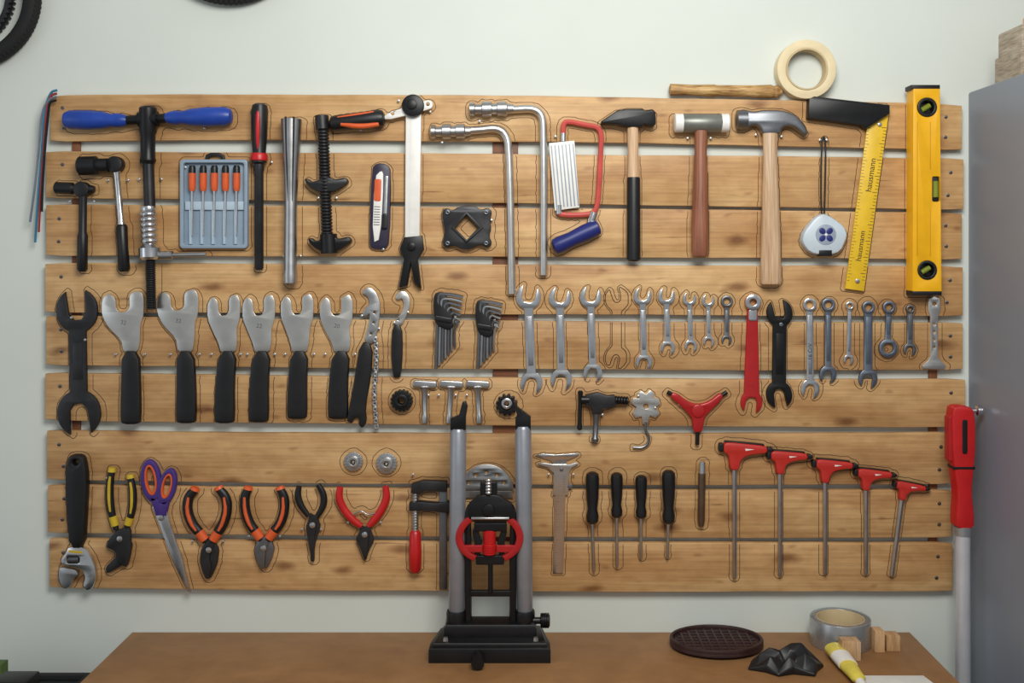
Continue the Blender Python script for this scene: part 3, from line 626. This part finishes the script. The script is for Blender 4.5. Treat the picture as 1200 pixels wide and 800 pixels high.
t.add('slider',SATIN,plate([(630,542.5),(638,542),(648,544),(668,544),(676,541.5),(678,543.5),(670,548),(667,553),(666,580),(648,580),(649,554),(641,547),(631,545)],4.1,6.5,.4));t.add('thumb_wheel',GSTEEL,plate(circ(668,570,3,14),3,6.8,.5));t.add('lock_screw',GSTEEL,plate(circ(658,550,2.2,12),6.5,9,.4))
t.add('scale_marks',INK,*[plate(bar(651-(y-590)*.03,y,(653 if k%5 else 655.5)-(y-590)*.03,y+.1,.12),4,4.15,.04) for k,y in enumerate(range(588,668,3))],*[plate(bar(659.5,y,662.5,y,.14),6.5,6.65,.04) for y in range(558,578,3)]);t.done()
for x0,x1,y0,y1,yh,r in ((694,696,552,670,612,8),(722.5,723,553,664,605,7.2),(751,751,556,654,606,7),(783,782,550,654,612,8)):
    t=Thing('screwdriver','black-handled screwdriver with slim steel blade','screwdriver','small black screwdrivers',outline=True)
    t.add('handle',BLK,lathe(x0,y0,x0,yh,[(0,r*.5),(.04,r*.9),(.12,r),(.5,r*.92),(.72,r*.72),(.85,r*.95),(.96,r*.85),(1,r*.5)],seg=12));t.add('blade',STEEL,lathe(x0,yh-1,x1,y1,[(0,1.9),(.92,1.8),(1,1.2)],h=8));t.done()
t=Thing('craft_knife','small dark brass craft knife with steel cap','knife',outline=True)
t.add('handle',mat('brass_brown',(104,84,66),.4,.7),lathe(822.5,552,821.5,616,[(0,3.4),(.05,4.3),(.9,4.2),(1,3)]));t.add('cap',CHR,lathe(823,540,822.5,555,[(0,2.2),(.1,3.6),(1,4)],h=7));t.done()
for s,tp,yb,w,dg in ((861,517,677,69,1.0),(914,527,674,58,.5),(967,537,672,58,1.0),(1015,548,672,54,1.5),(1059,563,674,47,7.5)):
    f=w/69;c=(s,tp);R=lambda p:rot([(s+x*f,tp+y*f) for x,y in p],c,dg if dg>5 else dg*2.0)
    t=Thing('t_handle_hex_key','red and black T-handle hex key with steel shaft','hex key','red T-handle hex keys',outline=True)
    t.add('handle',REDO,plate(R(corner([(-14,2),(-8,.5),(10,1.5),(34,3.2),(38,6),(37,12),(22,13.5),(12,16.5),(6.5,22),(5,33),(-5,33),(-6.5,22),(-8,15),(-14,12)],.22)),1,16,2.2))
    t.add('grip_end',BLK,plate(R(corner([(37.2,4.5),(43,5),(46,7.5),(43,10.5),(37,11.8)],.2)),2,15,1.2));t.add('grip_end',BLK,plate(R(corner([(-19,2),(-13.4,2),(-13.4,12),(-19,12)],.2)),2,15,.8));t.add('grip_shadow_strip',BLK,plate(R([(-12,-.6),(10,.2),(34,1.9),(34,3.4),(10,2),(-12,1.6)]),1,12,.4))  # black strip along the top paints in the shadow on the handle
    t.add('badge',WHT,plate(R([(11,7),(22,7.5),(12,9.6)]),16,16.5,.2))
    a=rot([(s,tp+30*f)],c,dg)[0];bx=a[0]-math.tan(math.radians(dg if dg>5 else 0))*(yb-a[1])*1.0
    t.add('shaft',STEEL,lathe(a[0],a[1],bx,yb,[(0,2.9),(.98,2.5),(1,2)],h=8,seg=6));t.done()
t=Thing('angle_disc','gray steel half disc with drilled holes','disc',outline=True)
t.add('disc',STEEL,plate(arcband(570,576,.5,32,180,360),1,5,.6,holes=[circ(570+23*math.cos(a),576+23*math.sin(a),2.2,10) for a in [-math.pi*q for q in (.15,.32,.5,.68,.85)]]),plate(rect(539,575,601,584,1),1,5,.5));t.done()

# ------------------------------------------------ marker outlines
qV=[];qF=[]
def contour(parts,rad=5,dx=.8,dy=1.0,hw=.33):
    pts=[];tris=[]
    for V,F in parts:
        a=np.array(V); q=np.stack([VX+(a[:,0]-CX)/(S*G.k)+dx,VY+(CZ-a[:,2])/(S*G.k)+dy],1)
        pts.append(q)
        for f in F:
            p=q[list(f)]; w=p.max(0)-p.min(0)
            if w.max()>2:
                for i in range(1,len(f)-1): tris.append(p[[0,i,i+1]])
    al=np.concatenate(pts);x0,y0=np.floor(al.min(0)-12);x1,y1=np.ceil(al.max(0)+12)
    W,H=int(x1-x0),int(y1-y0);m=np.zeros((H,W),bool)
    m[(al[:,1]-y0).astype(int),(al[:,0]-x0).astype(int)]=True
    for t in tris:
        ax,ay=t.min(0);bx,by=t.max(0)
        xs=np.arange(int(ax-x0),int(bx-x0)+1);ys=np.arange(int(ay-y0),int(by-y0)+1)
        X,Y=np.meshgrid(xs+x0+.5,ys+y0+.5)
        d=[(t[(i+1)%3][0]-t[i][0])*(Y-t[i][1])-(t[(i+1)%3][1]-t[i][1])*(X-t[i][0]) for i in range(3)]
        ins=((d[0]>=0)&(d[1]>=0)&(d[2]>=0))|((d[0]<=0)&(d[1]<=0)&(d[2]<=0))
        m[ys[0]:ys[-1]+1,xs[0]:xs[-1]+1]|=ins
    R=int(rad);g=np.zeros((H,W))
    for i in range(-R,R+1):
        for j in range(-R,R+1):
            if i*i+j*j<=rad*rad+1: g=np.maximum(g,np.roll(np.roll(m,i,0),j,1))
    for _ in range(2):
        g=sum(np.roll(np.roll(g,i,0),j,1) for i in (-1,0,1) for j in (-1,0,1))/9.0
    b=g>.5;c=b[:-1,:-1].astype(int)+b[1:,:-1]+b[:-1,1:]+b[1:,1:]
    for (y,x) in zip(*np.where((c>0)&(c<4))):
        co=[(x,y),(x+1,y),(x+1,y+1),(x,y+1)];cr=[]
        for i in range(4):
            p,q=co[i],co[(i+1)%4];gp,gq=g[p[1],p[0]],g[q[1],q[0]]
            if (gp>.5)!=(gq>.5):
                f=(.5-gp)/(gq-gp);cr.append((p[0]+(q[0]-p[0])*f+x0,p[1]+(q[1]-p[1])*f+y0))
        if len(cr)<2: continue
        for i in range(0,len(cr)-1,2):
            p,q=cr[i],cr[i+1];l=math.hypot(q[0]-p[0],q[1]-p[1])
            if l<.05: continue
            if not on_plank(*p): continue
            ex=(q[0]-p[0])/l*.25;ey=(q[1]-p[1])/l*.25;nx,ny=-(q[1]-p[1])/l*hw,(q[0]-p[0])/l*hw
            o=len(qV)
            for (u,v) in ((p[0]-ex+nx,p[1]-ey+ny),(q[0]+ex+nx,q[1]+ey+ny),(q[0]+ex-nx,q[1]+ey-ny),(p[0]-ex-nx,p[1]-ey-ny)): qV.append(P(u,v,.08))
            qF.append((o,o+1,o+2,o+3))
for mk in MASKS: contour(mk,rad=random.choice([2,3,3,4]),dx=random.uniform(-.5,2.5),dy=random.uniform(0,2.5))
contour(ghost,rad=1,dx=0,dy=0,hw=.45);contour(ghost,rad=4,dx=1,dy=0,hw=.35)
board.add('marker_outline',MARK,(qV,qF),flat=True,label='thin dark traced outlines of each tool',kind='stuff')
board.done()

# ------------------------------------------------ things on / around the board
t=Thing('wooden_stick','weathered stick of split wood with bark ends','stick')
setd(.013,.0132)
t.add('stick',STICK,lathe(784,105,916,107.5,[(0,3),(.01,7),(.2,6.2),(.4,7.2),(.42,6.4),(.75,7),(.9,8),(.93,6.5),(.95,7.8),(1,4)],h=0,seg=12));t.done()
setd(.02,.0)
t=Thing('masking_tape_roll','cream masking tape roll standing on the top plank','tape roll')
t.add('tape',CREAM,plate(circ(944,82,34.5,56),3,30,.8,holes=[circ(944,82,24.5,48)]));t.add('core',CARD,plate(circ(944,82,24.5,48),3,31,.4,holes=[circ(944,82,22.5,48)]));t.done()
setd()
for i,(m,dx) in enumerate(((CB1,0),(CB2,4),(CB3,-4),(RUB,8))):
    t=Thing('cable','thin '+('blue','red','gray','black')[i]+' cable hanging beside the board','cable','hanging cables')
    t.add('cable',m,tube([(68,106+i*4,10+i),(60,108+i*4,10+i),(52+dx*.7,130,8),(49+dx*.6,170,3+i*2),(44+dx*.8,220,2+i*2),(40+dx*1.2,284-i*12,2+i*2)],1.5,seg=6,sm=3));t.done()
setd(.016,0.0)
def tyre(cx,cy,R,inner,lab):
    t=Thing('bicycle_tyre',lab,'tyre')
    n=64;pts=[P(cx+R*math.cos(2*math.pi*i/n),cy+R*math.sin(2*math.pi*i/n),16) for i in range(n)]
    t.add('casing',RUB,wtube(pts,[10*S*G.k]*n,14,1,True))
    kn=[]
    for i in range(90):
        a=2*math.pi*i/90
        for hh in (8,16,25):
            r=R+ (8.8 if hh==16 else 7.0);x,y=cx+r*math.cos(a+(.03 if hh==16 else 0)),cy+r*math.sin(a+(.03 if hh==16 else 0))
            kn.append(plate(rot(rect(x-1.3,y-1.6,x+1.3,y+1.6),(x,y),math.degrees(a)),hh-3,hh+3,.3))
    t.add('tread',RUB,*kn,kind='stuff')
    if inner: t.add('toothed_belt',DST,plate(gear(cx-6,cy-2,R-19,R-16,60),4,22,.4,holes=[circ(cx-6,cy-2,R-24,60)]))
    t.add('wall_hook',GSTEEL,tube([(cx,cy-R+14,0),(cx,cy-R+14,20),(cx,cy-R+13,36),(cx,cy-R+2,38)],1.6,seg=8,sm=1))
    t.done()
tyre(-38,-4,76,True,'black knobbly bicycle tyre with toothed belt inside')
tyre(270,-84,80,False,'black knobbly bicycle tyre hanging on the wall')
# cabinet
X0=CX+(1135-VX)*S; ZT=CZ-(108-VY)*S
CAB=mat('gray_cabinet_paint',(134,139,150),.42,.15,.015,scale=3)
t=Thing('metal_cabinet','tall blue-gray painted metal cabinet standing against the wall','cabinet')
t.add('body',CAB,wbox(X0,X0+.6,-.62,-.001,.03,ZT,.004))
t.add('door',CAB,wbox(X0+.004,X0+.596,-.642,-.622,.05,ZT-.02,.003));t.add('foot',BLK,wbox(X0+.02,X0+.58,-.6,-.02,.0,.03,.002));t.done()
for i,(xa,ya,w,d,z0,z1,lab) in enumerate(((X0+.006,-.20,.05,.10,.0005,.045,'short pale rough wooden offcut lying on the cabinet'),(X0+.01,-.195,.042,.09,.0455,.088,'pale rough wooden offcut stacked on another offcut'),(X0+.06,-.22,.05,.13,.0005,.12,'taller brown wooden offcut standing on the cabinet'),(X0+.12,-.21,.05,.12,.0005,.14,'dark brown wooden offcut standing on the cabinet'))):
    t=Thing('wood_offcut',lab,'wood block','offcuts on the cabinet');t.add('b',(OLDW,OLDW,BLOCK,BATTEN)[i],wbox(xa,xa+w,ya,ya+d,ZT+z0,ZT+z1,.003));t.done()
setd(.075,.075)
t=Thing('stand_clamp_arm','red clamp head on a long silver tube leaning by the cabinet','repair stand arm')
t.add('clamp_body',RED,plate(chaikin([(1112,478),(1118,474),(1134,475),(1140,482),(1141,520),(1139,545),(1136,575),(1139,600),(1139,619),(1117,619),(1117,600),(1119,575),(1114,545),(1112,510)],1),-14,14,3.5))
t.add('clamp_jaw',REDP,plate(rect(1109,486,1118,540,3),-9,10,1.5));t.add('slot',BLK,plate(rect(1124,490,1130,530,2),13.5,15,.5));t.add('seam_band',BLK,plate(rect(1114,545,1139,548),-14.5,14.6,.3))
t.add('knob',CHR,lathe(1138,481,1151,481,[(0,3),(.4,3),(.5,6),(.9,6),(1,4)],h=0))
t.add('tube',SILVT,lathe(1128,619,1130,1244.4,[(0,8.6),(1,8.6)],h=0,seg=24));t.add('collar',SILT,lathe(1128,616,1128,626,10,h=0));t.done()
# ------------------------------------------------ desk
def W(px,depth): return CX+(px-VX)*S*(D-depth)/D
xl,xr=CX+(155-VX)*S,CX+(1066-VX)*S
t=Thing('workbench','brown hardboard-topped workbench against the wall','workbench')
t.add('top',DESK,wbox(xl,xr,-.72,-.001,TZ-.03,TZ,.002))
for x in (xl+.05,xr-.11):
    for y in (-.68,-.1): t.add('leg',BATTEN,wbox(x,x+.06,y,y+.06,0,TZ-.0305,.002))
t.add('apron',BATTEN,wbox(xl+.06,xr-.06,-.67,-.645,TZ-.12,TZ-.031,.002));t.done()
def T(px,py):
    dist=(CZ-TZ)*D/((py-VY)*S); return CX+(px-VX)*S*dist/D, -(D-dist)
HM=lambda x,y,h:(x,y,h)
# truing stand
t=Thing('truing_stand','wheel truing stand with gray tubes and black base','truing stand')
xa,xb=W(503,.14),W(645,.14)
t.add('base',BLKM,plate([(xa,-.152),(xb,-.152),(xb,-.122),(xb-.012,-.05),(xa+.012,-.05),(xa,-.122)],TZ+.0005,TZ+.026,.003,M=HM),
      plate([(xa+.006,-.146),(xb-.006,-.146),(xb-.016,-.055),(xa+.018,-.055)],TZ+.026,TZ+.033,.005,M=HM),
      plate([(xa+.024,-.118),(xb-.024,-.118),(xb-.024,-.07),(xa+.024,-.07)],TZ+.033,TZ+.056,.008,M=HM))
kz=TZ+.056
t.add('adjusting_knob',BLK,wl((xb-.035,-.1,kz),(xb+.0,-.1,kz),[(0,.006),(.5,.006),(.52,.013)]+threads(6,.012,.0135,.55,.95)+[(1,.009)],16))
t.add('front_bolt',BLKM,wl((W(560,.15),-.15,TZ+.013),(W(560,.18),-.187,TZ+.013),[(0,.007),(.6,.007),(.62,.0125),(1,.011)],10))
for bx in (W(522,.14),W(628,.14)): t.add('base_bolt',STEEL,wl((bx,-.135,TZ+.033),(bx,-.135,TZ+.039),[(0,.005),(1,.004)],6,ref=(0,1,0)))
setd(.095,.095)
zp=lambda z: VY+(CZ-z)/(S*G.k)
yb=zp(TZ+.055)
for x0,x1,y0,y1 in ((537,535,502,yb),(613,615,499,yb)):
    a=t.add('upright_tube',TUBEM,lathe(x0,y0,x1,y1,9.6,h=0,seg=24),label='gray painted tube')
    d=1 if x0<570 else -1
    t.add('dropout_tip',BLKM,plate([(x0-9,503),(x0+9,503),(x0+9,488),(x0+d*9+2,476),(x0+d*8+1,470),(x0+d*8-3,471),(x0+d*4-3,486),(x0-9,490)],-8,8,1),parent=a)
    t.add('foot_socket',BLKM,lathe(x1,yb-12,x1,yb+1,[(0,11),(.2,12),(1,12)],h=0,seg=20),parent=a)
t.add('caliper_arm',BLKM,tube([(549,yb),(549,640),(548,600),(554,588),(574,586),(596,588),(602,600),(601,640),(601,yb)],4,h=6,seg=8,sm=2))
t.add('caliper_head',BLKM,plate(corner([(555,584),(561,577),(585,577),(593,584),(601,588),(601,610),(549,610),(549,588)],.2),4,18,1.5),plate(rect(563,562,583,579,3),4,16,1),plate(circ(573,594,7,20),18,24,1),plate(rect(556,610,594,620,2),4,16,1))
t.add('caliper_screw',STEEL,lathe(573,558,573,576,threads(5,3,4),h=19));t.add('pivot_pin',STEEL,lathe(553,604,597,604,2,h=19))
t.add('caliper_knob',RED,lathe(574,619,574,648,[(0,4),(.06,7.5),(.5,7.5)]+threads(6,7,8,.55,.95)+[(1,5)],h=12))
for a0,a1,x0_,x1_ in ((118,242,541,566),(-62,62,582,607)):
    t.add('rim_jaw',REDP,plate(arcband(574,627,31,39.5,a0,a1,sy=.78),9,18,1.4),plate(rect(x0_,636,x1_,644,1),9,17,.8),label='chunky curved red jaw')
t.add('jaw_bridge',BLKM,plate(rect(558,648,591,659,2),4,15,1));t.add('jaw_link',BLKM,plate(corner([(553,618),(560,618),(566,636),(562,650),(556,650),(557,636)],.2),4,12,1));t.add('jaw_link',BLKM,plate(corner([(595,618),(588,618),(582,636),(586,650),(592,650),(591,636)],.2),4,12,1))
t.add('cross_brace',BLKM,plate(rect(548,690,602,697,2),2,10,1));t.add('guide_rod',BLKM,lathe(575,657,575,692,3,h=10));t.done()
setd()
# waffle plate
cx=W(840,.08);t=Thing('ribbed_iron_plate','dark red-brown oval cast plate with waffle grid','cast iron plate')
el=lambda a,b,n=40:[(cx+a*math.cos(2*math.pi*i/n),-.075+b*math.sin(2*math.pi*i/n)) for i in range(n)]
rib=[]
for i in range(-4,5):
    x=i*.015; h=.052*math.sqrt(1-(x/.076)**2); rib.append(wbox(cx+x-.002,cx+x+.002,-.075-h,-.075+h,TZ+.011,TZ+.0145,.0006))
for i in range(-3,4):
    y=i*.014; h=.07*math.sqrt(1-(y/.058)**2); rib.append(wbox(cx-h,cx+h,-.075+y-.002,-.075+y+.002,TZ+.011,TZ+.014,.0006))
t.add('dish',DRED,plate(el(.07,.055),TZ+.0005,TZ+.007,.002,M=HM),plate(el(.084,.067),TZ+.005,TZ+.012,.003,M=HM),plate(el(.084,.067),TZ+.011,TZ+.0175,.002,M=HM,holes=[el(.078,.061)]));t.add('waffle_grid',DRED,*rib,kind='stuff');t.done()
cx=W(985,.06);cc=lambda r:[(cx+r*math.cos(2*math.pi*i/48),-.058+r*math.sin(2*math.pi*i/48)) for i in range(48)]
t=Thing('duct_tape_roll','silver duct tape roll lying flat on the workbench','tape roll')
t.add('tape',SILT,plate(cc(.054),TZ+.0005,TZ+.048,.002,M=HM,holes=[cc(.043)]));t.add('core',CARD,plate(cc(.043),TZ+.0005,TZ+.0475,.0005,M=HM,holes=[cc(.041)]));t.done()
for (px,w,h,dep,y,lab) in ((996,.032,.034,.026,-.142,'small square wooden block'),(1029,.017,.038,.026,-.104,'thin upright wooden block'),(1045,.024,.028,.026,-.098,'small light wooden block')):
    x=W(px,-y-.01);t=Thing('wooden_block',lab+' on the workbench','wood block','wooden blocks on the bench');t.add('b',BLOCK,wbox(x-w/2,x+w/2,y,y+dep,TZ+.0005,TZ+h,.0015));t.done()
ctr=T(922,784)
ring=[(-.068,-.004),(-.058,.018),(-.03,.03),(-.008,.022),(.024,.036),(.05,.03),(.066,.008),(.05,-.012),(.04,-.034),(.006,-.024),(-.022,-.034),(-.04,-.016)]
hts=[.003,.012,.030,.018,.036,.030,.008,.022,.006,.020,.005,.018]
V=[];F=[];n=len(ring)
for (x,y) in ring: V.append((ctr[0]+x,ctr[1]+y,TZ+.0006))
for (x,y),h in zip(ring,hts): V.append((ctr[0]+x*.98,ctr[1]+y*.98,TZ+h*.5+.003))
for i,((x,y),h) in enumerate(zip(ring,hts)): V.append((ctr[0]+x*.68-.004,ctr[1]+y*.7,TZ+h*.9+(.012 if i%2 else .004)))
for i,((x,y),h) in enumerate(zip(ring,hts)): V.append((ctr[0]+x*.32,ctr[1]+y*.32,TZ+.012+(h*.5 if i%3 else .002)))
for L in range(3):
    for i in range(n): k=(i+1)%n;F.append((L*n+i,L*n+k,(L+1)*n+k,(L+1)*n+i))
F.append(tuple(3*n+i for i in range(n)));F.append(tuple(range(n))[::-1])
t=Thing('rubber_cover','folded black rubber cover lying on the workbench','rubber cover');t.add('r',mat('smooth_black_rubber',(18,18,20),.45,0,.1),(V,F));rc=t.done()
bv=rc.modifiers.new('bevel','BEVEL');bv.width=.002;bv.segments=3;bv.limit_method='NONE'
x0,y0=T(978,768);x1,y1=T(1008,806)
t=Thing('glue_tube','squeezed white and yellow glue tube with pointed cap','glue tube')
t.add('tube_body',mat('yellow_label',(222,204,84),.4),wl((x0,y0,TZ+.012),(x1,y1,TZ+.012),[(0,.018),(.02,.018),(.5,.016),(.85,.0125),(.95,.012),(1,.006)],18,.65,ref=(0,0,1)))
t.add('label',WHT,wl((x0*.75+x1*.25,y0*.75+y1*.25,TZ+.0125),(x0*.45+x1*.55,y0*.45+y1*.55,TZ+.0125),[(0,.0178),(1,.0164)],18,.65,ref=(0,0,1)));t.add('cap',WHT,wl((x1,y1,TZ+.009),(x1+(x1-x0)*.3,y1+(y1-y0)*.3,TZ+.009),[(0,.008),(1,.005)],14,1,ref=(0,0,1)));t.done()
a=T(1010,792);b=T(1082,792);t=Thing('paper_sheet','loose white printed paper sheet on the workbench','paper');t.add('s',WPAP,plate([(a[0],a[1]),(b[0],b[1]),(b[0]+.02,a[1]-.12),(a[0]-.02,a[1]-.13)],TZ+.0004,TZ+.0012,.0002,M=HM));t.done()
# left corner crate
t=Thing('storage_crate','black plastic storage crate standing beside the workbench','crate')
cl,crr=W(-90,.2),W(112,.05)
hol=[(cl+.012,-.348),(crr-.012,-.348),(crr-.012,-.072),(cl+.012,-.072)]
t.add('crate',BLK,plate([(cl,-.36),(crr,-.36),(crr,-.06),(cl,-.06)],0.001,.69,.003,M=HM));t.add('rim',RUB,plate([(cl-.003,-.363),(crr+.003,-.363),(crr+.003,-.057),(cl-.003,-.057)],.675,.697,.002,M=HM,holes=[hol]));t.done()
t=Thing('cardboard_packet','small green and yellow packet on the crate','packet');x=W(0,.1);t.add('box',GREEN,wbox(x-.05,x+.012,-.12,-.095,.6905,.735,.001));t.add('label',YPL,wbox(x-.045,x+.006,-.1212,-.1202,.712,.722,.0002));t.done()
t=Thing('adapter_block','black electrical adapter block on the crate','adapter');x=W(26,.15);t.add('case',BLKM,wbox(x-.03,x+.03,-.2,-.15,.6905,.737,.003));t.add('cord',RUB,wtube([(x+.02,-.17,.70),(x+.05,-.18,.694),(x+.09,-.15,.694),(x+.12,-.19,.694)],[.0025]*4,8));t.done()

# ------------------------------------------------ camera & light
cam=bpy.data.cameras.new('Camera');co=bpy.data.objects.new('Camera',cam);COL.objects.link(co)
co.location=(CX,-D,CZ);co.rotation_euler=(math.radians(90),0,0);cam.sensor_width=36;cam.lens=36*D/(1200*S)
cam.shift_x=(600-VX)/1200;cam.shift_y=-(400-VY)/1200;cam.clip_start=.05
bpy.context.scene.camera=co
def area(loc,target,sx,sy,e,col=(1,1,1)):
    l=bpy.data.lights.new('area_light','AREA');l.shape='RECTANGLE';l.size=sx;l.size_y=sy;l.energy=e;l.color=col
    o=bpy.data.objects.new('area_light',l);o.location=loc;o.rotation_euler=(Vector(target)-Vector(loc)).to_track_quat('-Z','Y').to_euler();COL.objects.link(o)
area((.2,-1.4,2.25),(.05,0,1.35),.8,.6,23,(1,.99,.95))  # added key lamp, hung close above so light falls off towards the corners
area((-2.4,-1.6,1.5),(0,0,1.0),1.0,1.2,4,(.8,.9,1))
w=bpy.data.worlds.new('World');bpy.context.scene.world=w;w.use_nodes=True
w.node_tree.nodes['Background'].inputs[0].default_value=(.93,.97,1,1);w.node_tree.nodes['Background'].inputs[1].default_value=.335
sc=bpy.context.scene
sc.view_settings.view_transform='Standard';sc.view_settings.look='None'
